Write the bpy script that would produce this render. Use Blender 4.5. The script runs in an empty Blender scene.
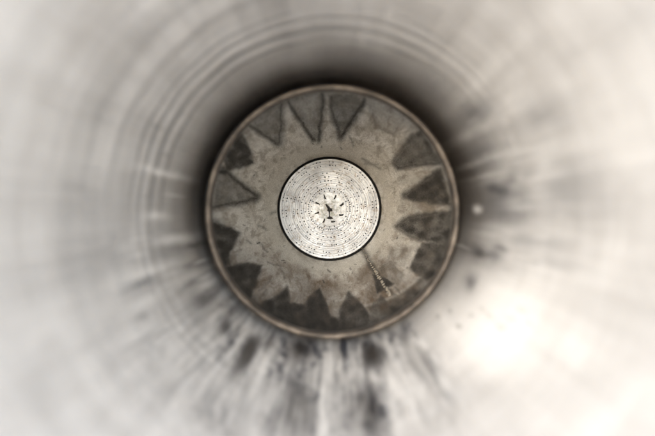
import bpy, bmesh, math, random
import numpy as np
from mathutils import Vector
R = math.radians
random.seed(4)
rng = np.random.RandomState(7)
sc = bpy.context.scene
COL = sc.collection

# ------------------------------------------------------------------ camera
AX_Z = 1.20                                   # height of the engine axis above the ground
FPX = 444.0                                   # focal length in pixels of the 655 px wide photograph
CAM = Vector((-0.01135, 0.0, AX_Z + 0.01514))
cd = bpy.data.cameras.new('camera'); cam = bpy.data.objects.new('camera', cd); COL.objects.link(cam)
cam.location = CAM
cam.rotation_euler = (R(90 - 1.884), 0, R(-0.284))
cd.sensor_width = 36; cd.lens = 36 * FPX / 655
cd.clip_start = 0.01; cd.clip_end = 3000
cd.dof.use_dof = True; cd.dof.focus_distance = 1.10; cd.dof.aperture_fstop = 1.35
sc.camera = cam

# ------------------------------------------------------------------ sky, sun, exposure
SUN_TRAVEL = Vector((0.31, 1.0, -0.22)).normalized()
to_sun = -SUN_TRAVEL
elev = math.asin(to_sun.z); azim = math.atan2(to_sun.x, to_sun.y)
w = bpy.data.worlds.new('World'); sc.world = w; w.use_nodes = True
nt = w.node_tree; nt.nodes.clear()
sky = nt.nodes.new('ShaderNodeTexSky'); sky.sky_type = 'NISHITA'; sky.sun_disc = False
sky.sun_elevation = elev; sky.sun_rotation = azim
sky.air_density = 1.0; sky.dust_density = 1.0; sky.ozone_density = 1.9
bg = nt.nodes.new('ShaderNodeBackground'); bg.inputs[1].default_value = 0.15
wo = nt.nodes.new('ShaderNodeOutputWorld')
nt.links.new(sky.outputs[0], bg.inputs[0]); nt.links.new(bg.outputs[0], wo.inputs[0])
sd = bpy.data.lights.new('sun', 'SUN'); sun = bpy.data.objects.new('sun', sd); COL.objects.link(sun)
sd.energy = 1.5; sd.angle = R(46); sd.color = (1.0, 0.99, 0.98)
sun.rotation_euler = SUN_TRAVEL.to_track_quat('-Z', 'Y').to_euler()
sun.location = (-3, -4, 4)
sc.view_settings.view_transform = 'Standard'; sc.view_settings.look = 'None'
sc.view_settings.gamma = 1; sc.view_settings.use_curve_mapping = False
sc.view_settings.exposure = 1.95
sc.cycles.max_bounces = 16; sc.cycles.diffuse_bounces = 10; sc.cycles.glossy_bounces = 10
sc.cycles.sample_clamp_indirect = 4

# ------------------------------------------------------------------ material helpers
class M:
    def __init__(s, name):
        s.m = bpy.data.materials.new(name); s.m.use_nodes = True
        s.t = s.m.node_tree; s.b = s.t.nodes['Principled BSDF']
        s.tc = s.n('ShaderNodeTexCoord').outputs['Object']
    def n(s, kind, **kw):
        nd = s.t.nodes.new(kind)
        for k, v in kw.items(): setattr(nd, k, v)
        return nd
    def l(s, a, b): s.t.links.new(a, b)
    def math(s, op, a, b=None, clamp=False):
        nd = s.n('ShaderNodeMath', operation=op); nd.use_clamp = clamp
        for i, v in enumerate((a, b)):
            if v is None: continue
            if isinstance(v, (int, float)): nd.inputs[i].default_value = v
            else: s.l(v, nd.inputs[i])
        return nd.outputs[0]
    def noise(s, scale, detail=4, rough=0.55, vec=None, dist=0.0):
        nd = s.n('ShaderNodeTexNoise'); nd.inputs['Scale'].default_value = scale
        nd.inputs['Detail'].default_value = detail; nd.inputs['Roughness'].default_value = rough
        nd.inputs['Distortion'].default_value = dist
        s.l(vec or s.tc, nd.inputs['Vector']); return nd.outputs['Fac']
    def ramp(s, fac, stops):
        nd = s.n('ShaderNodeValToRGB'); s.l(fac, nd.inputs[0])
        e = nd.color_ramp.elements
        while len(e) < len(stops): e.new(0.5)
        for el, (p, c) in zip(e, stops):
            el.position = p; el.color = (c, c, c, 1) if isinstance(c, (int, float)) else (*c, 1)
        return nd.outputs[0]
    def mix(s, fac, a, b, mode='MIX'):
        nd = s.n('ShaderNodeMix', data_type='RGBA', blend_type=mode)
        for sock, v in ((nd.inputs[0], fac), (nd.inputs[6], a), (nd.inputs[7], b)):
            if isinstance(v, tuple): sock.default_value = (*v, 1)
            elif isinstance(v, (int, float)): sock.default_value = v
            else: s.l(v, sock)
        return nd.outputs[2]
    def attr(s, name):
        return s.n('ShaderNodeAttribute', attribute_name=name).outputs['Fac']
    def bump(s, h, strength, dist):
        nd = s.n('ShaderNodeBump'); nd.inputs['Strength'].default_value = strength
        nd.inputs['Distance'].default_value = dist
        s.l(h, nd.inputs['Height']); s.l(nd.outputs[0], s.b.inputs['Normal']); return nd
    def axial(s, k, ky):
        """vector (k*cos, ky*y, k*sin) round the engine axis: streaks that run along the axis"""
        sep = s.n('ShaderNodeSeparateXYZ'); s.l(s.tc, sep.inputs[0])
        x, y = sep.outputs[0], sep.outputs[1]
        z = sep.outputs[2]
        r = s.math('SQRT', s.math('ADD', s.math('MULTIPLY', x, x), s.math('MULTIPLY', z, z)))
        c = s.n('ShaderNodeCombineXYZ')
        s.l(s.math('MULTIPLY', s.math('DIVIDE', x, r), k), c.inputs[0])
        s.l(s.math('MULTIPLY', y, ky), c.inputs[1])
        s.l(s.math('MULTIPLY', s.math('DIVIDE', z, r), k), c.inputs[2])
        return c.outputs[0], r, y
    def set(s, **kw):
        for k, v in kw.items():
            k = k.replace('_', ' ')
            if isinstance(v, tuple): s.b.inputs[k].default_value = (*v, 1)
            elif isinstance(v, (int, float)): s.b.inputs[k].default_value = v
            else: s.l(v, s.b.inputs[k])

def mat_bell():
    m = M('worn_bell_steel')
    v1, r, y = m.axial(5.0, 2.2); v2, _, _ = m.axial(16.0, 3.0); v3, _, _ = m.axial(1.3, 40.0)
    s1 = m.noise(1.0, 4, 0.6, v1, 0.3)
    s2 = m.noise(1.0, 3, 0.6, v2)
    rings = m.noise(1.0, 3, 0.6, v3)
    blot = m.noise(9.0, 5, 0.6, None, 0.6)
    mark = m.attr('mark'); pale = m.attr('pale')
    a = m.math('ADD', m.math('MULTIPLY', s1, 0.42), m.math('MULTIPLY', s2, 0.13))
    a = m.math('ADD', a, m.math('MULTIPLY', blot, 0.45))
    col = m.ramp(a, [(0.32, (0.54, 0.527, 0.52)), (0.50, (0.67, 0.657, 0.65)), (0.68, (0.79, 0.778, 0.77))])
    col = m.mix(m.ramp(rings, [(0.35, 0.22), (0.6, 0.0)]), col, (0.34, 0.32, 0.30))
    falloff = m.attr('falloff')
    hb = m.math('MULTIPLY', falloff, m.ramp(a, [(0.38, 1.0), (0.64, 0.5)]))
    col = m.mix(hb, col, (0.088, 0.081, 0.074))
    col = m.mix(m.math('MULTIPLY', m.attr('grime_reflect'), 1.15, True), col, (0.070, 0.075, 0.092))
    col = m.mix(mark, col, (0.045, 0.038, 0.032))
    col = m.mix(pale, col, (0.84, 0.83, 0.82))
    m.set(Base_Color=col, Metallic=m.math('MULTIPLY', m.math('SUBTRACT', 1.0, m.attr('glow_mask')), 0.5))
    ro = m.ramp(m.math('ADD', m.math('MULTIPLY', s2, 0.5), m.math('MULTIPLY', blot, 0.5)), [(0.35, 0.34), (0.65, 0.52)])
    m.set(Roughness=ro)
    h = m.math('ADD', m.math('MULTIPLY', s1, 0.6), m.math('MULTIPLY', s2, 0.5))
    m.bump(h, 0.32, 0.010)
    return m.m

def mat_chamber():
    m = M('sooted_chamber_steel')
    soot_and_dark = m.attr('soot_and_dark'); rust = m.attr('rust'); pale = m.attr('pale')
    mp = m.n('ShaderNodeMapping'); mp.inputs['Scale'].default_value = (1, 0.24, 1); m.l(m.tc, mp.inputs[0]); mv = mp.outputs[0]
    g = m.noise(420, 3, 0.7, mv); f = m.noise(60, 6, 0.65, mv, 0.4); b = m.noise(9, 5, 0.6, None, 0.8)
    col = m.ramp(b, [(0.37, (0.50, 0.465, 0.41)), (0.53, (0.78, 0.762, 0.715)), (0.7, (0.84, 0.83, 0.795))])
    col = m.mix(m.ramp(f, [(0.38, 0.60), (0.52, 0.0)]), col, (0.26, 0.22, 0.175))
    col = m.mix(m.math('MULTIPLY', rust, m.ramp(f, [(0.35, 1.0), (0.65, 0.6)])), col, (0.15, 0.105, 0.07))
    col = m.mix(pale, col, (0.66, 0.64, 0.59))
    f2 = m.noise(150, 4, 0.7, m.axial(1.0, 1.6)[0])
    sf = m.math('ADD', m.math('ADD', m.math('MULTIPLY', m.math('SUBTRACT', f, 0.5), 0.20), m.math('MULTIPLY', m.math('SUBTRACT', f2, 0.5), 0.8)), soot_and_dark)
    sf = m.math('MULTIPLY', sf, 1.55)
    sf = m.math('MULTIPLY', sf, m.math('GREATER_THAN', soot_and_dark, 0.0))
    sf = m.math('MULTIPLY', sf, m.ramp(soot_and_dark, [(0.0, 0.0), (0.12, 1.0)]), clamp=True)
    col = m.mix(0.75, col, m.ramp(f2, [(0.36, 0.68), (0.58, 1.0)]), 'MULTIPLY')
    col = m.mix(sf, col, (0.026, 0.023, 0.020))
    col = m.mix(0.95, col, m.ramp(g, [(0.32, 0.66), (0.66, 1.0)]), 'MULTIPLY')
    m.set(Base_Color=col, Metallic=0.0, Roughness=m.ramp(f, [(0.3, 0.55), (0.7, 0.75)]), Specular_IOR_Level=0.3)
    m.bump(m.math('ADD', m.math('MULTIPLY', g, 0.4), m.math('MULTIPLY', f, 1.0)), 0.45, 0.004)
    return m.m

def mat_throat():
    m = M('heat_tinted_throat_steel')
    f = m.noise(30, 5, 0.6); v, _, _ = m.axial(14, 2.0); s = m.noise(1, 3, 0.6, v)
    col = m.ramp(f, [(0.36, (0.035, 0.028, 0.022)), (0.5, (0.065, 0.052, 0.042)), (0.66, (0.145, 0.122, 0.10))])
    col = m.mix(0.4, col, m.ramp(s, [(0.35, 0.35), (0.65, 1.0)]), 'MULTIPLY')
    m.set(Base_Color=col, Metallic=0.2, Roughness=0.6)
    m.bump(f, 0.3, 0.003); return m.m

def mat_injector():
    m = M('machined_injector_aluminium')
    b = m.noise(14, 5, 0.6, None, 0.5); f = m.noise(70, 5, 0.7, None, 0.6); g = m.noise(380, 2, 0.6)
    sep = m.n('ShaderNodeSeparateXYZ'); m.l(m.tc, sep.inputs[0])
    x, z = sep.outputs[0], sep.outputs[2]
    r = m.math('SQRT', m.math('ADD', m.math('MULTIPLY', x, x), m.math('MULTIPLY', z, z)))
    turn = m.n('ShaderNodeTexNoise', noise_dimensions='1D'); turn.inputs['Scale'].default_value = 260
    turn.inputs['Detail'].default_value = 3; m.l(r, turn.inputs['W'])
    col = m.ramp(b, [(0.32, (0.27, 0.285, 0.31)), (0.55, (0.41, 0.435, 0.475)), (0.75, (0.52, 0.555, 0.61))])
    col = m.mix(m.ramp(f, [(0.33, 0.85), (0.46, 0.0)]), col, (0.20, 0.18, 0.165))
    near = m.math('SUBTRACT', 1.05, m.math('DIVIDE', r, 0.05), True)
    col = m.mix(m.math('MULTIPLY', m.math('ADD', near, 0.12, True), m.ramp(m.noise(95, 4, 0.7), [(0.40, 1.0), (0.55, 0.0)])), col, (0.14, 0.15, 0.125))
    col = m.mix(0.45, col, m.ramp(g, [(0.3, 0.75), (0.7, 1.0)]), 'MULTIPLY')
    col = m.mix(0.7, col, m.ramp(turn.outputs['Fac'], [(0.38, 0.72), (0.55, 1.0)]), 'MULTIPLY')
    m.set(Base_Color=col, Metallic=0.35, Roughness=m.ramp(b, [(0.3, 0.48), (0.7, 0.34)]))
    m.bump(m.math('ADD', turn.outputs['Fac'], m.math('MULTIPLY', f, 0.5)), 0.35, 0.002)
    return m.m

def mat_plain(name, c, rough=0.6, metal=0.0, sc_=40, var=0.35):
    m = M(name); f = m.noise(sc_, 5, 0.6)
    m.set(Base_Color=m.ramp(f, [(0.3, tuple(q * (1 - var) for q in c)), (0.7, c)]), Roughness=rough, Metallic=metal)
    m.bump(f, 0.25, 0.003); return m.m

MB, MC, MT, MI = mat_bell(), mat_chamber(), mat_throat(), mat_injector()
M_DARK = mat_plain('recess_shade', (0.012, 0.011, 0.010), 0.85)  # near-black stands in for the shade inside the orifices and gap
M_WELD = mat_plain('weld_metal', (0.20, 0.18, 0.15), 0.6, 0.1, 200, 0.5)
M_OUT = mat_plain('painted_outer_steel', (0.42, 0.42, 0.40), 0.5, 0.2)

# ------------------------------------------------------------------ geometry helpers
def V3(a): return np.asarray(a, dtype=np.float64)
ROOT = Vector((0, 0.05, AX_Z))
def mesh_obj(name, verts, faces, mat, parent, smooth=True):
    me = bpy.data.meshes.new(name)
    me.from_pydata([tuple(v) for v in verts] if not isinstance(verts, np.ndarray) else verts.tolist(), [], faces)
    me.materials.append(mat); me.update()
    if smooth: me.shade_smooth()
    o = bpy.data.objects.new(name, me); COL.objects.link(o); o.parent = parent
    return o
def lathe(name, prof, n, mat, parent, wob=None, closed=False):
    """revolve (y, r) points, engine coordinates: y measured from the camera plane"""
    P = np.array(prof, dtype=np.float64); k = len(P)
    th = np.linspace(0, 2 * np.pi, n, endpoint=False)
    T, Yy = np.meshgrid(th, P[:, 0], indexing='ij'); _, Rr = np.meshgrid(th, P[:, 1], indexing='ij')
    if wob is not None: Rr = Rr + wob(T, Yy, Rr)
    X = Rr * np.cos(T); Z = Rr * np.sin(T)
    V = np.stack([X, Yy - ROOT.y, Z], -1).reshape(-1, 3)
    i = np.arange(n)[:, None]; j = np.arange(k if closed else k - 1)[None, :]
    i2 = (i + 1) % n; j2 = (j + 1) % k
    F = np.stack([i * k + j, i * k + j2, i2 * k + j2, i2 * k + j], -1).reshape(-1, 4)
    me = bpy.data.meshes.new(name)
    me.vertices.add(len(V)); me.vertices.foreach_set('co', V.ravel())
    me.loops.add(F.size); me.loops.foreach_set('vertex_index', F.ravel().astype(np.int32))
    me.polygons.add(len(F)); me.polygons.foreach_set('loop_start', np.arange(0, F.size, 4, dtype=np.int32))
    me.update(calc_edges=True); me.validate(); me.materials.append(mat); me.shade_smooth()
    o = bpy.data.objects.new(name, me); COL.objects.link(o); o.parent = parent
    W = V.copy(); W[:, 1] += ROOT.y
    return o, W
def resample(pts, step):
    """smooth (y,r) polyline (monotone cubic on y) sampled finely"""
    p = np.array(pts); ys = np.arange(p[0, 0], p[-1, 0], step); ys = np.append(ys, p[-1, 0])
    d = np.diff(p[:, 1]) / np.diff(p[:, 0]); mm = np.concatenate([[d[0]], (d[1:] + d[:-1]) / 2, [d[-1]]])
    k = np.clip(np.searchsorted(p[:, 0], ys, side='right') - 1, 0, len(p) - 2)
    h = p[k + 1, 0] - p[k, 0]; t = (ys - p[k, 0]) / h
    r = (2*t**3-3*t**2+1)*p[k, 1] + (t**3-2*t**2+t)*h*mm[k] + (-2*t**3+3*t**2)*p[k+1, 1] + (t**3-t**2)*h*mm[k+1]
    return list(zip(ys, r))
def to_px(W):
    """where a point of the engine lies in the 655 px photograph (used to trace its stains and weld on to the wall)"""
    dx = W[:, 0] - CAM.x; dy = W[:, 1]; dz = W[:, 2] + AX_Z - CAM.z
    return 325.3 + FPX * dx / dy, 203.4 - FPX * dz / dy
def poly_sd(px, py, poly):
    """signed distance to a polygon, negative inside"""
    P = np.array(poly, dtype=float); d = np.full(px.shape, 1e9); ins = np.zeros(px.shape, bool)
    for a, b in zip(P, np.roll(P, -1, 0)):
        e = b - a; t = np.clip(((px - a[0]) * e[0] + (py - a[1]) * e[1]) / (e @ e), 0, 1)
        d = np.minimum(d, np.hypot(px - a[0] - t * e[0], py - a[1] - t * e[1]))
        c = ((a[1] <= py) != (b[1] <= py))
        with np.errstate(divide='ignore', invalid='ignore'):
            xi = a[0] + (py - a[1]) * e[0] / (e[1] if e[1] else 1e-9)
        ins ^= c & (px < xi)
    return np.where(ins, -d, d)
def seg_d(px, py, line):
    d = np.full(px.shape, 1e9)
    for a, b in zip(line[:-1], line[1:]):
        a = V3(a); b = V3(b); e = b - a; t = np.clip(((px - a[0]) * e[0] + (py - a[1]) * e[1]) / (e @ e + 1e-9), 0, 1)
        d = np.minimum(d, np.hypot(px - a[0] - t * e[0], py - a[1] - t * e[1]))
    return d
def sstep(d, w): return 1 / (1 + np.exp(np.clip(d / w, -30, 30)))
def wnoise(x, y, f, seed):
    r = np.random.RandomState(seed); o = np.zeros_like(x)
    for k in range(10):
        a = r.rand() * 6.283; q = f * (0.6 + 1.2 * r.rand())
        o += np.sin((x * math.cos(a) + y * math.sin(a)) * q + r.rand() * 6.283 + 1.3 * np.sin((x * math.sin(a) - y * math.cos(a)) * q * 0.7))
    return o / 4.0
def set_attr(o, name, vals):
    at = o.data.attributes.new(name, 'FLOAT', 'POINT'); at.data.foreach_set('value', vals.astype(np.float32))

# ------------------------------------------------------------------ ground
def ground():
    m = M('pale_concrete'); f = m.noise(0.8, 6, 0.6); g = m.noise(60, 4, 0.6)
    col = m.mix(0.5, m.ramp(f, [(0.3, (0.30, 0.28, 0.25)), (0.7, (0.44, 0.42, 0.38))]), m.ramp(g, [(0.3, 0.7), (0.7, 1.0)]), 'MULTIPLY')
    m.set(Base_Color=col, Roughness=0.9); m.bump(g, 0.3, 0.01)
    o = mesh_obj('ground', [(-1500, -1500, 0), (1500, -1500, 0), (1500, 1500, 0), (-1500, 1500, 0)], [(0, 1, 2, 3)], m.m, None, False)
    o['kind'] = 'structure'
ground()

# ------------------------------------------------------------------ the engine
root = bpy.data.objects.new('rocket_engine', None); COL.objects.link(root); root.location = ROOT
root.empty_display_size = 0.3
root['label'] = 'worn steel rocket engine seen down its bell to the round drilled plate'
root['category'] = 'rocket engine'

# --- bell
Y_THROAT = 0.700
bell_in = resample([(0.050, 0.400), (0.20, 0.352), (0.35, 0.306), (0.50, 0.261), (0.58, 0.2380), (0.64, 0.2235), (0.69, 0.2155), (0.741, 0.2128)], 0.0025)
def rib(y):
    s = 0.0
    for c, w_, h in ((0.590, 0.006, 0.0012), (0.566, 0.0045, 0.0017), (0.549, 0.005, 0.0010), (0.50, 0.012, 0.0009),
                     (0.44, 0.014, 0.0010), (0.36, 0.02, 0.0016)):
        s = s + .72 * h * np.exp(-((y - c) / w_) ** 2)
    return s
bell_out = [(y, r + 0.007) for y, r in bell_in[::-4]]
lip = [(0.050, 0.414), (0.040, 0.414), (0.038, 0.407), (0.042, 0.400)]
def ring_weight(T): return 0.08 + 0.80 * np.clip(0.36 + 0.62 * np.cos(T - 2.35) + 0.12 * np.sin(7 * T) + .08 * np.sin(17 * T + 1), 0, 1)
def bell_wob(T, Y, Rr):
    return -rib(Y) * ring_weight(T) + 0.0003 * np.sin(3 * T + 1 + 3 * Y) + 0.00025 * np.sin(11 * T + 9 * Y) + 0.0003 * np.sin(23 * T + 2)
bell, W = lathe('nozzle_bell', bell_in + bell_out + lip, 540, MB, root, bell_wob, closed=True)
bx_, by_ = to_px(W)
inner = np.hypot(W[:, 0], W[:, 2]) < 0.45
wx = bx_ + 1.1 * wnoise(bx_, by_, 0.10, 3) + .5 * wnoise(bx_, by_, 0.5, 4); wy = by_ + 1.1 * wnoise(bx_, by_, 0.10, 5) + .5 * wnoise(bx_, by_, 0.5, 6)
pale = np.zeros(len(W))
ba = np.arctan2(by_ - 213, bx_ - 332.5)
side = np.clip(0.80 - 0.75 * np.sin(ba), 0, 1)                     # shade round the throat painted in, least along the bottom
mark = .62 * np.clip(side * 1.25, 0, 1) * sstep(0.600 - W[:, 1] + 0.012 * wnoise(bx_, by_, 0.04, 9), 0.024)
mark = np.maximum(mark, 0) + (1 - mark) * 0.95 * side * sstep(0.655 - W[:, 1] + 0.008 * wnoise(bx_, by_, 0.05, 8), 0.015)
falloff = np.clip(1.05 - 0.40 * np.sin(ba), 0, 1) * sstep(0.505 - W[:, 1] + 0.026 * wnoise(bx_, by_, 0.03, 18), 0.042)  # light lost towards the throat, put into the bell colour
# dark and pale patches (x, y, half length, half width along the radial direction, strength)
def blob(x, y, L, B, s, arr):
    cx, cy = 332.5, 213.0
    a = math.atan2(y - cy, x - cx); u = (wx - x) * math.cos(a) + (wy - y) * math.sin(a); v = -(wx - x) * math.sin(a) + (wy - y) * math.cos(a)
    arr[:] = np.maximum(arr, s * np.exp(-((u / L) ** 2 + (v / B) ** 2)))
for q in ((246, 355, 28, 9, .95), (300, 350, 16, 12, .8), (374, 356, 17, 15, .9), (298, 412, 30, 20, .75), (366, 414, 28, 18, .8), (270, 345, 12, 6, .7), (205, 300, 18, 12, .5), (222, 330, 16, 5, .7), (420, 360, 30, 10, .45), (190, 360, 30, 5, .45), (337, 360, 22, 3.5, .7),
          (408, 345, 18, 6, .5), (232, 312, 16, 9, .55), (480, 255, 12, 7, .75), (500, 182, 22, 12, .45), (476, 130, 22, 18, .35), (470, 232, 8, 22, .5),
          (330, 66, 16, 20, .3), (380, 60, 18, 22, .25), (460, 328, 4, 3, .8), (490, 316, 8, 2.5, .45), (512, 320, 8, 2.5, .4), (458, 300, 6, 4, .5), (452, 312, 4, 4, .7), (472, 316, 4, 3, .6), (482, 310, 5, 3, .5), (503, 328, 5, 4, .5), (523, 312, 6, 3, .4), (440, 318, 5, 5, .6), (532, 325, 6, 3, .3)):
    blob(*q, mark)
grime_reflect = np.zeros(len(W))  # dirt together with blue-grey reflections, both put into the colour
for q in ((246, 358, 30, 9, .9), (298, 412, 34, 22, .8), (366, 414, 30, 20, .8), (372, 356, 20, 16, .9), (330, 425, 24, 60, .35), (250, 400, 40, 22, .45), (505, 205, 40, 30, .62), (478, 160, 30, 26, .55), (560, 190, 50, 40, .35), (540, 120, 40, 30, .25), (530, 240, 50, 14, .35), (110, 230, 60, 60, .2), (330, 20, 30, 90, .2), (430, 90, 20, 26, .35), (356, 60, 14, 40, .35), (190, 320, 34, 22, .4), (160, 250, 22, 30, .3), (205, 300, 22, 14, .6), (300, 352, 16, 10, .6), (490, 190, 22, 14, .5),
          (150, 290, 30, 20, .25), (470, 120, 30, 20, .3), (190, 350, 40, 8, .35), (420, 372, 30, 8, .4)):
    blob(*q, grime_reflect)
rb = random.Random(21)
grime_reflect = np.maximum(grime_reflect, .62 * np.exp(-(np.abs(ba - 1.80) / .75) ** 4) * sstep(.50 - W[:, 1], .03) * (.75 + .55 * wnoise(bx_, by_, .09, 61)) * (1 + .5 * wnoise(bx_, by_, .35, 62)))
for k in range(420):  # radial streaks of dirt and reflected light, painted dark and pale
    a = rb.gauss(1.8, .6) if k < 340 else rb.uniform(-.75, .35)
    if not -.8 < a < 3.0: continue
    if .35 < a < .95: continue
    rd = rb.uniform(131, 225) if k < 340 else rb.uniform(160, 235)
    tgt = rb.random()
    q = (332.5 + rd * math.cos(a), 213 + rd * math.sin(a), rb.uniform(5, 26) * (rd / 160), rb.uniform(1.3, 5.0) * (rd / 150), rb.uniform(.2, .72) * (1 if k < 340 else .55))
    blob(*q, grime_reflect if tgt < .38 else pale)
for k in range(14):
    a = rb.uniform(2.7, 3.6); rd = rb.uniform(140, 200)
    blob(332.5 + rd * math.cos(a), 213 + rd * math.sin(a), rb.uniform(5, 14), rb.uniform(.8, 2), rb.uniform(.2, .6), pale if k % 2 else grime_reflect)
# grime lodged beside the turned rings
yt = W[:, 1] + .0015 * wnoise(bx_, by_, .05, 40); Tw = np.arctan2(W[:, 2], W[:, 0])
for c, w_, g_ in ((.599, .003, .55), (.577, .0028, .8), (.556, .0028, .6), (.540, .004, .45), (.525, .003, .2), (.505, .004, .25), (.47, .006, .22), (.43, .006, .15)):
    grime_reflect = np.maximum(grime_reflect, g_ * ring_weight(Tw) ** 1.5 * np.exp(-((yt - c) / w_) ** 2))
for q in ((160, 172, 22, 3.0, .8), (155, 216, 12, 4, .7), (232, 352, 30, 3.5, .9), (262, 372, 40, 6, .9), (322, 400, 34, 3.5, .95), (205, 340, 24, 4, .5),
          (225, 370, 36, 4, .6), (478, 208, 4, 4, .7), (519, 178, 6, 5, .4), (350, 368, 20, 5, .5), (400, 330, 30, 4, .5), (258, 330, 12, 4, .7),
          (500, 326, 74, 58, .45), (468, 305, 30, 24, .40), (218, 300, 20, 3, .5), (500, 155, 30, 3, .4)):  # the broad lower-right patches are a glow of light painted on the wall
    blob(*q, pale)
big = np.zeros(len(W))
for q in ((246, 354, 24, 8, .9), (270, 350, 10, 5, .5), (296, 402, 26, 13, .75), (302, 350, 14, 9, .7), (374, 356, 17, 13, .9), (352, 345, 12, 4, .6), (366, 412, 26, 13, .8), (344, 352, 22, 3, .8),
          (226, 322, 14, 8, .7), (205, 300, 18, 8, .5), (408, 338, 16, 6, .7), (482, 254, 16, 7, .8), (470, 285, 8, 8, .5), (500, 185, 24, 13, .6), (474, 120, 22, 14, .4), (560, 210, 30, 24, .2)):
    blob(q[0], q[1], q[2] * 1.25, q[3] * 1.45, min(1, q[4] * 1.25), big)
big *= np.clip(.8 + .45 * wnoise(bx_, by_, .16, 70), 0, 1.15); pale = np.clip(pale, 0, 1) * (1 - .95 * big); grime_reflect = np.maximum(grime_reflect, big)
glow_mask = 0.42 * np.exp(-(((bx_ - 500) / 66) ** 2 + ((by_ - 328) / 56) ** 2))  # area of the painted glow, made less metallic to brighten it
pale = np.clip(pale, 0, 1); set_attr(bell, 'glow_mask', glow_mask * inner); set_attr(bell, 'grime_reflect', grime_reflect * inner)
set_attr(bell, 'falloff', falloff * inner * (1 - glow_mask)); set_attr(bell, 'mark', mark * inner); set_attr(bell, 'pale', pale * inner)

# --- throat ring
lathe('throat_ring', [(0.7430, 0.2260), (0.7425, 0.2048), (0.738, 0.2040), (0.710, 0.2022), (0.703, 0.2012), (0.7003, 0.1992), (0.6998, 0.1965), (0.7010, 0.1945),
                      (0.705, 0.1934), (0.712, 0.1938), (0.735, 0.1985), (0.745, 0.2030), (0.7455, 0.2260)], 360, MT, root, lambda T, Y, Rr: .0003 * np.sin(3 * T + 2) + .00012 * np.sin(23 * T) + .0001 * np.sin(57 * T + 1), closed=True)

# --- chamber wall
ch_in = resample([(0.745, 0.2036), (0.765, 0.2120), (0.80, 0.2165), (0.86, 0.2090), (0.95, 0.1930), (1.05, 0.1745), (1.12, 0.1585), (1.17, 0.1465), (1.192, 0.1414)], 0.0018)
ch_in += [(1.1955, 0.1408), (1.198, 0.1408), (1.200, 0.1412), (1.2162, 0.1416)]
ch_out = [(1.2162, 0.155), (1.12, 0.170), (1.05, 0.185), (.95, 0.204), (.86, 0.220), (.80, 0.2265), (0.76, 0.222), (0.745, 0.214)]
CH_PROF = np.array(ch_in[:-4])
chamber, W = lathe('chamber_wall', ch_in + ch_out, 1260, MC, root, closed=True)
px, py = to_px(W)
inside = (np.arange(len(W)) % (len(ch_in) + len(ch_out))) < len(ch_in)
vis = inside & (W[:, 1] > 0.75)
wx = px + 0.7 * wnoise(px, py, 0.40, 11) + 0.2 * wnoise(px, py, 1.6, 12)
wy = py + 0.7 * wnoise(px, py, 0.40, 13) + 0.2 * wnoise(px, py, 1.6, 14)
soot_and_dark = np.zeros(len(W)); brk = wnoise(px, py, 0.7, 91)
def tooth(poly, fill, edge=None, ew=1.5, soft=1.35):
    global soot_and_dark
    sdv = poly_sd(wx, wy, poly); v = sstep(sdv, soft) * np.clip(fill + 0.35 * np.exp(-np.abs(sdv) / 2.6), 0, 1) * (1 + .12 * wnoise(px, py, .35, 77))
    soot_and_dark = np.maximum(soot_and_dark, v)
def streak(line, width, s):
    global soot_and_dark
    dd = seg_d(wx, wy, line)
    soot_and_dark = np.maximum(soot_and_dark, s * np.maximum(sstep(dd - width * .8, 0.9), .7 * np.exp(-(dd / (1.4 + 1.9 * width)) ** 2) * (s > .7)) * .88)
# flame-shaped soot tongues reaching inwards from the throat, clockwise from the top left
tooth([(289.8, 96), (289.8, 105), (313.6, 141), (318, 141), (322.6, 96)], .30)
streak([(288, 98), (291, 107), (313.6, 140)], .9, .95); streak([(322.6, 96), (321.5, 112), (318.5, 140)], 1.0, .95); streak([(322, 94), (322, 110)], 2.2, .8)
tooth([(250, 124), (277.9, 144), (281, 104), (262, 110)], .35)
streak([(250, 126), (262, 134), (278, 144)], 1.1, .9); streak([(281, 104), (281, 122), (279.4, 143)], 2.2, .75)
tooth([(240, 132), (251, 151.5), (254, 163.4), (246.6, 166.4), (228, 171), (222, 160)], .60)
streak([(241, 136), (246, 143)], 1.5, .9)
tooth([(216, 176), (225.7, 169.4), (257, 197), (215, 207)], .38)
streak([(223, 168), (236, 181), (257, 196.5)], 1.4, .95); streak([(214, 207), (240, 202), (257, 198.5)], 1.5, .9); streak([(218, 172), (226, 172)], 3.2, .95)
tooth([(328, 96), (331.5, 108), (340.4, 138), (343, 134), (364, 104), (352, 94)], .38)
streak([(331, 98), (333, 115), (340.4, 137)], 1.2, .9); streak([(364, 102), (352, 120), (341, 137)], 1.7, .95); streak([(346, 98), (343, 112)], .8, .6)
ru = random.Random(12)
for k in range(16):
    a = (372 + 1.9 * k + ru.uniform(-1, 1), 108 + 1.1 * k + ru.uniform(-3, 4)); l = ru.uniform(4, 16)
    streak([a, (a[0] - .35 * l, a[1] + .94 * l)], ru.uniform(.1, .7), ru.uniform(.12, .42))
tooth([(366, 98), (385, 104), (404, 120), (392, 134), (376, 128)], .16, soft=3.5)
tooth([(420, 130), (410, 138), (394, 162), (397, 168), (441, 162)], .48)
streak([(412, 136.6), (402, 149), (394, 161)], 1.2, .8); streak([(394.5, 164), (398, 168), (415, 165), (440, 163)], 1.2, .9)
tooth([(441, 168), (428, 179), (404.5, 194.7), (407.4, 199), (451, 206)], .58)
streak([(437, 171), (420, 185), (404.5, 195)], 1.4, .9); streak([(405, 197), (420, 200), (451, 204)], 1.2, .85)
tooth([(453, 212), (407.4, 217.7), (396.6, 227.6), (419.8, 239.4), (450, 247)], .55)
streak([(453, 212), (425, 215), (407.4, 217.7), (397, 227)], 1.3, .9); streak([(397, 228), (410, 235), (422, 240)], 1.1, .8)
tooth([(450, 244), (423, 242), (415, 256), (410.5, 268.8), (427, 283), (444, 270)], .55)
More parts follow.
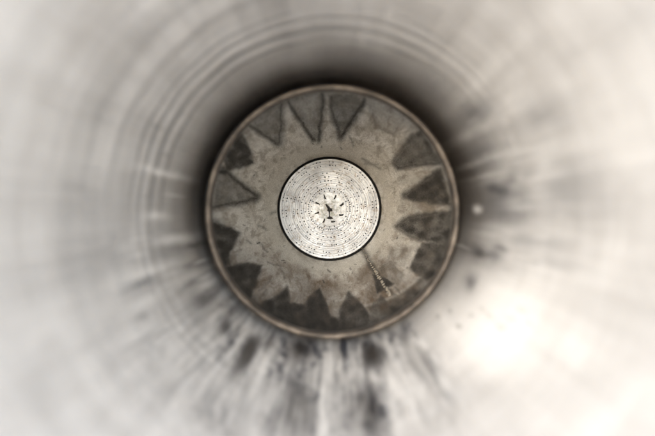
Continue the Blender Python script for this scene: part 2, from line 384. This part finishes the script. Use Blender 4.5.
streak([(388, 290), (396, 299), (404, 304)], .8, .66); streak([(396, 288), (402, 296)], 1.5, .6)
tooth([(373, 275), (378, 293.6), (395, 284), (384, 278)], .62)
tooth([(366, 330), (372, 306), (381, 296), (392, 306), (400, 316)], .45)
ra = np.hypot(wx - 348, wy - 207); aa = np.arctan2(wy - 207, wx - 348)
soot_and_dark = np.maximum(soot_and_dark, .52 * sstep(101 - ra, 1.8) * sstep(.30 - aa, .06) * sstep(aa - 1.5, .1) * (1 + .25 * wnoise(px, py, .3, 50)))
tooth([(380, 268), (392, 262), (404, 276), (398, 286), (384, 282)], .30, soft=3)
tooth([(392, 250), (412, 248), (404, 266), (388, 262)], .22, soft=4)
tooth([(205, 222), (222, 224), (230, 227), (239.5, 233.2), (232, 250), (229, 252), (230, 266), (212, 262)], .62)
streak([(214, 224), (221, 229)], 3, .9); streak([(222, 254), (224, 264)], 4, .92)
tooth([(222, 268), (234, 265), (247.3, 263.3), (261.8, 265.7), (252, 293.6), (246, 306)], .60)
tooth([(246, 318), (253.5, 307), (266, 302), (276, 303), (292, 304), (306, 305), (328, 308), (331, 318), (347, 322), (346, 340), (300, 345)], .60)
tooth([(262, 303), (273.6, 298), (287.5, 286.5), (290, 300), (291, 330), (274, 322)], .62); tooth([(304.6, 304), (318.5, 288), (327, 306), (328, 338), (304, 334)], .62)
tooth([(336, 336), (340, 310), (349, 292), (362, 304), (372, 318), (366, 334)], .55)
streak([(345, 316), (332, 324), (318, 338)], 3, .6)
# dark ring close behind the throat
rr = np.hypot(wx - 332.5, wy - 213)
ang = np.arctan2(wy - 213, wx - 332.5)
soot_and_dark = np.maximum(soot_and_dark, 0.55 * sstep(115 - rr, 3.0) * (0.7 + 0.3 * np.sin(ang * 3 + 1)))
# lower part and right side made darker
rs0 = random.Random(5); low = 1 / (1 + np.exp(-(py - 258) / 16)); east = 1 / (1 + np.exp(-(px - 400) / 12)); soot_and_dark = np.maximum(soot_and_dark, .20 * east * (0.8 + .5 * wnoise(px, py, .2, 33))); soot_and_dark = np.maximum(soot_and_dark, .24 * low * (0.6 + 0.4 * wnoise(px, py, 0.12, 30)))
streak([(362.5, 248.5), (370, 263.5), (381, 280.5), (388, 291)], 1.3, .85)
for k in range(26):
    a = rs0.uniform(0.4, 2.9); q = rs0.uniform(88, 104); c0 = (332 + q * math.cos(a), 213 + q * math.sin(a)); streak([c0, (332 + (q + 14) * math.cos(a), 213 + (q + 14) * math.sin(a))], rs0.uniform(.2, 1.0), rs0.uniform(.3, .7))
# scratches and flecks
rs = random.Random(9)
marks = [((258, 226), (266, 229)), ((261, 244), (267, 252)), ((268, 262), (281, 266)), ((280, 268), (284, 279)), ((247, 240), (250, 243)), ((271, 214), (275, 212)),
         ((350, 137), (353, 146)), ((396, 168), (404, 166)), ((362, 160), (380, 169)), ((365, 163), (378, 165))]
for a, b in marks:
    streak([a, ((a[0] + b[0]) / 2 + rs.uniform(-1, 1), (a[1] + b[1]) / 2 + rs.uniform(-1, 1)), b], .30, .66)
rust = np.zeros(len(W))
for k in range(150):
    a = rs.uniform(0, 6.283); r = rs.uniform(56, 112); x = 331 + r * math.cos(a); y = 212 + r * math.sin(a)
    if y < 215 and rs.random() < 0.72: continue
    l = rs.uniform(.3, 3.0); b = rs.uniform(0, 3.14); near = np.abs(wx - x) + np.abs(wy - y) < 12
    d = seg_d(wx[near], wy[near], [(x, y), (x + l * math.cos(b), y + l * math.sin(b))])
    soot_and_dark[near] = np.maximum(soot_and_dark[near], rs.uniform(.3, .8) * sstep(d - rs.uniform(.1, .4), .35))
soot_and_dark = np.clip(soot_and_dark, 0, 1) * vis
for x, y, s, k in ((305, 275, 16, .85), (330, 277, 18, .8), (355, 278, 14, .6), (285, 262, 12, .3), (378, 170, 12, .35), (270, 290, 12, .5), (385, 225, 12, .2), (400, 250, 16, .5), (385, 285, 14, .5), (345, 262, 10, .5), (410, 215, 14, .3), (362, 165, 9, .3)):
    rust = np.maximum(rust, k * np.exp(-(((px - x) ** 2 + (py - y) ** 2) / s ** 2)) * (0.75 + 0.5 * wnoise(px, py, 0.5, 21)))
rust = np.maximum(rust, .95 * low * (1 + .5 * wnoise(px, py, 0.11, 31)) * np.clip((np.hypot(px - 331, py - 211) - 58) / 14, 0, 1))
rust = np.maximum(rust, .30 * np.clip((px - 385) / 30, 0, 1))
palec = np.zeros(len(W))
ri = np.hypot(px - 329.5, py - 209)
palec = 0.85 * np.exp(-((ri - 60) / 5) ** 2)  # ring highlight round the injector, put into the colour
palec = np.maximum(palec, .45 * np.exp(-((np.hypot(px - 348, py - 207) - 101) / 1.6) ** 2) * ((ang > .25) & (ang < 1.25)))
set_attr(chamber, 'soot_and_dark', soot_and_dark); set_attr(chamber, 'rust', np.clip(rust, 0, 1) * vis); set_attr(chamber, 'pale', np.clip(palec, 0, 1) * vis)

# --- weld bead: a lumpy seam running down the chamber wall
def on_wall(x, y):
    d = Vector(((x - 325.3) / FPX, 1.0, -(y - 203.4) / FPX)); t = 0.80
    while t < 1.19:
        P = (CAM.x + d.x * t, t, CAM.z - AX_Z + d.z * t)
        if math.hypot(P[0], P[2]) >= np.interp(t, CH_PROF[:, 0], CH_PROF[:, 1]): break
        t += 0.001
    return Vector((P[0], t, P[2]))
def lumps(name, specs, mat, parent, stuff=False):
    bm = bmesh.new()
    for P, s, q in specs:
        g = bmesh.ops.create_icosphere(bm, subdivisions=2, radius=1.0)
        inward = Vector((-P.x, 0, -P.z)).normalized()
        for v in g['verts']:
            c = v.co * (1 + 0.18 * math.sin(7 * v.co.x + 5 * v.co.z + 40 * P.x))
            t = q @ Vector((c.x * s[0], c.y * s[1], c.z * s[2]))
            v.co = P + t - Vector((0, ROOT.y, 0))
    for f in bm.faces: f.smooth = True
    me = bpy.data.meshes.new(name); bm.to_mesh(me); bm.free(); me.materials.append(mat)
    o = bpy.data.objects.new(name, me); COL.objects.link(o); o.parent = parent
    return o
seam = [(362.5, 248.5), (366, 256), (370, 263.5), (376, 272), (381, 280.5), (387, 289.5), (391, 296)]
rs = random.Random(3)
spec = []
for k in range(30):
    u = k / 29 * (len(seam) - 1); i = min(int(u), len(seam) - 2); f = u - i
    x = seam[i][0] * (1 - f) + seam[i + 1][0] * f + rs.uniform(-.6, .6); y = seam[i][1] * (1 - f) + seam[i + 1][1] * f + rs.uniform(-.4, .4)
    P = on_wall(x, y); inward = Vector((-P.x, 0, -P.z)).normalized()
    q = inward.to_track_quat('Z', 'Y'); wgt = 0.35 + 0.65 * min(1, k / 16)
    # long across the seam, short along it
    along = (on_wall(x + 2, y + 3.4) - P).normalized(); side = along.cross(inward).normalized(); al = inward.cross(side)
    from mathutils import Matrix
    mtx = Matrix((side, al, inward)).transposed()
    spec.append((P + inward * 0.0005, (0.0046 * wgt * rs.uniform(.45, 1.15), 0.0030 * rs.uniform(.5, 1.2) * wgt, 0.0033 * wgt), mtx.to_quaternion()))
lumps('weld_bead', spec, M_WELD, chamber)

# --- injector plate: backing disc, retaining gap, ten machined rings with drilled orifices
Y_PLATE = 1.200; RP = 0.1358
plate, _ = lathe('injector_shade_backing', [(Y_PLATE + .0052, 0.0005), (Y_PLATE + .0052, RP - .003), (Y_PLATE + .0056, RP), (Y_PLATE + .0165, RP), (Y_PLATE + .0165, 0.155), (Y_PLATE + .04, 0.155), (Y_PLATE + .04, 0.0005)], 180, M_DARK, root)
HR = 0.0105
def circ(cu, cx, cy, r, n):
    s = cu.splines.new('POLY'); s.points.add(n - 1); s.use_cyclic_u = True
    for i in range(n):
        a = 2 * math.pi * i / n; s.points[i].co = (cx + r * math.cos(a), cy + r * math.sin(a), 0, 1)
def slot(cu, cx, cy, a, L, B):
    s = cu.splines.new('POLY'); pts = []
    for sgn in (1, -1):
        for k in range(6):
            b = a + (0 if sgn > 0 else math.pi) - math.pi / 2 + math.pi * k / 5
            wv = 1 + 0.45 * math.sin(11 * k + 13 * a + 5 * sgn)
            pts.append((cx + sgn * L * math.cos(a) + B * wv * math.cos(b), cy + sgn * L * math.sin(a) + B * wv * math.sin(b)))
    s.points.add(len(pts) - 1); s.use_cyclic_u = True
    for i, p in enumerate(pts): s.points[i].co = (*p, 0, 1)
def ring_part(name, r0, r1, holes, slots, dy, poly=None):
    cu = bpy.data.curves.new(name, 'CURVE'); cu.dimensions = '2D'; cu.fill_mode = 'BOTH'
    cu.extrude = 0.0021; cu.bevel_depth = 0.0004; cu.bevel_resolution = 1; cu.offset = -0.0004
    circ(cu, 0, 0, r1 * RP, 160)
    if r0 > 0: circ(cu, 0, 0, r0 * RP, 160)
    for (r, a) in holes: circ(cu, r * RP * math.cos(a), r * RP * math.sin(a), HR * RP * random.uniform(.8, 1.25), 10)
    for (r, a, L, B, rot) in slots: slot(cu, r * RP * math.cos(a), r * RP * math.sin(a), a + rot, L * RP, B * RP)
    if poly:
        s = cu.splines.new('POLY'); s.points.add(len(poly) - 1); s.use_cyclic_u = True
        for i, p in enumerate(poly): s.points[i].co = (p[0] * RP, p[1] * RP, 0, 1)
    tmp = bpy.data.objects.new('tmp', cu); COL.objects.link(tmp)
    me = bpy.data.meshes.new_from_object(tmp.evaluated_get(bpy.context.evaluated_depsgraph_get()))
    bpy.data.objects.remove(tmp); bpy.data.curves.remove(cu)
    co = np.empty(len(me.vertices) * 3); me.vertices.foreach_get('co', co); co = co.reshape(-1, 3)
    co = np.stack([co[:, 0], -co[:, 2] + Y_PLATE + 0.0025 + dy * .4 - ROOT.y, co[:, 1]], -1)      # face towards the mouth
    me.vertices.foreach_set('co', co.ravel()); me.update()
    me.materials.clear(); me.materials.append(MI); me.name = name
    o = bpy.data.objects.new(name, me); COL.objects.link(o); o.parent = plate
    return o
bounds = [0.0, 0.335, 0.385, 0.450, 0.520, 0.600, 0.680, 0.755, 0.830, 0.900, 0.992]
holes = {i: [] for i in range(10)}
def put(r, a):
    for i in range(10):
        if bounds[i] + HR * 1.9 < r < bounds[i + 1] - HR * 1.9: holes[i].append((r, a)); return
    raise ValueError(r)
tau = 2 * math.pi
for k in range(58):
    if random.random() > .06: put(0.418 + random.uniform(-.006, .006), tau * k / 58)
for k in range(22): put(0.360, tau * (k + .5) / 22)
for k in range(16): put(0.485, tau * (k + .3) / 16 + random.uniform(-.03, .03))
for k in range(16):
    a = tau * k / 16 + .05
    for d in (-.075, 0, .075):
        if random.random() > .08: put(0.56 + random.uniform(-.008, .008), a + d * 1.5 + random.uniform(-.01, .01))
    for d in (-.06, .06): put(0.64, a + d + .03)
    for d in (-.06, .0, .06):
        if random.random() > .12: put(0.718 + random.uniform(-.006, .006), a + d + .08)
    if k % 2: put(0.79, a + .08)
for k in range(18):
    a = tau * k / 18 + .1
    for d in (-.065, 0, .065):
        put(0.865 + random.uniform(-.004, .004), a + d)
        if random.random() > .1: put(0.94 + random.uniform(-.006, .006), a + d * 1.15)
slots = []
for px_, py_, L, B, rot in ((-45, -118, .042, .013, 0), (54, -115, .045, .012, 0), (112, -41, .032, .017, .3), (92, 47, .030, .016, .6), (28, 99, .03, .013, 1.4), (-50, 104, .03, .015, 0), (-123, 40, .042, .014, 0), (-113, -53, .04, .013, 0)):
    x, y = px_ / 9.69 / 51, -py_ / 9.69 / 51
    slots.append((min(max(math.hypot(x, y), .262), .272), math.atan2(y, x), min(L, .036), B, rot if L < .035 else 0))
dys = [0.0008, .0006, -.0008, .0004, -.0012, 0.0002, -.0014, 0.0004, -.001, 0.001]
hub_hole = [(-.085, .10), (-.055, .095), (-.035, .072), (-.005, .05), (.02, .015), (.055, .012), (.05, -.02), (.066, -.04), (.035, -.05), (.014, -.045), (.006, -.10), (.012, -.15), (.05, -.165), (.082, -.19), (.03, -.205), (-.03, -.20), (-.055, -.18), (-.01, -.15), (-.012, -.08), (-.022, -.045), (-.05, -.03), (-.035, .0), (-.06, .04)]
for i in range(10):
    g = 0.0003 if i else 0.0
    ring_part('injector_ring' if i else 'injector_hub', bounds[i] + g if i else 0, bounds[i + 1] - g * .6, holes[i], slots if i == 0 else [], dys[i], hub_hole if i == 0 else None)
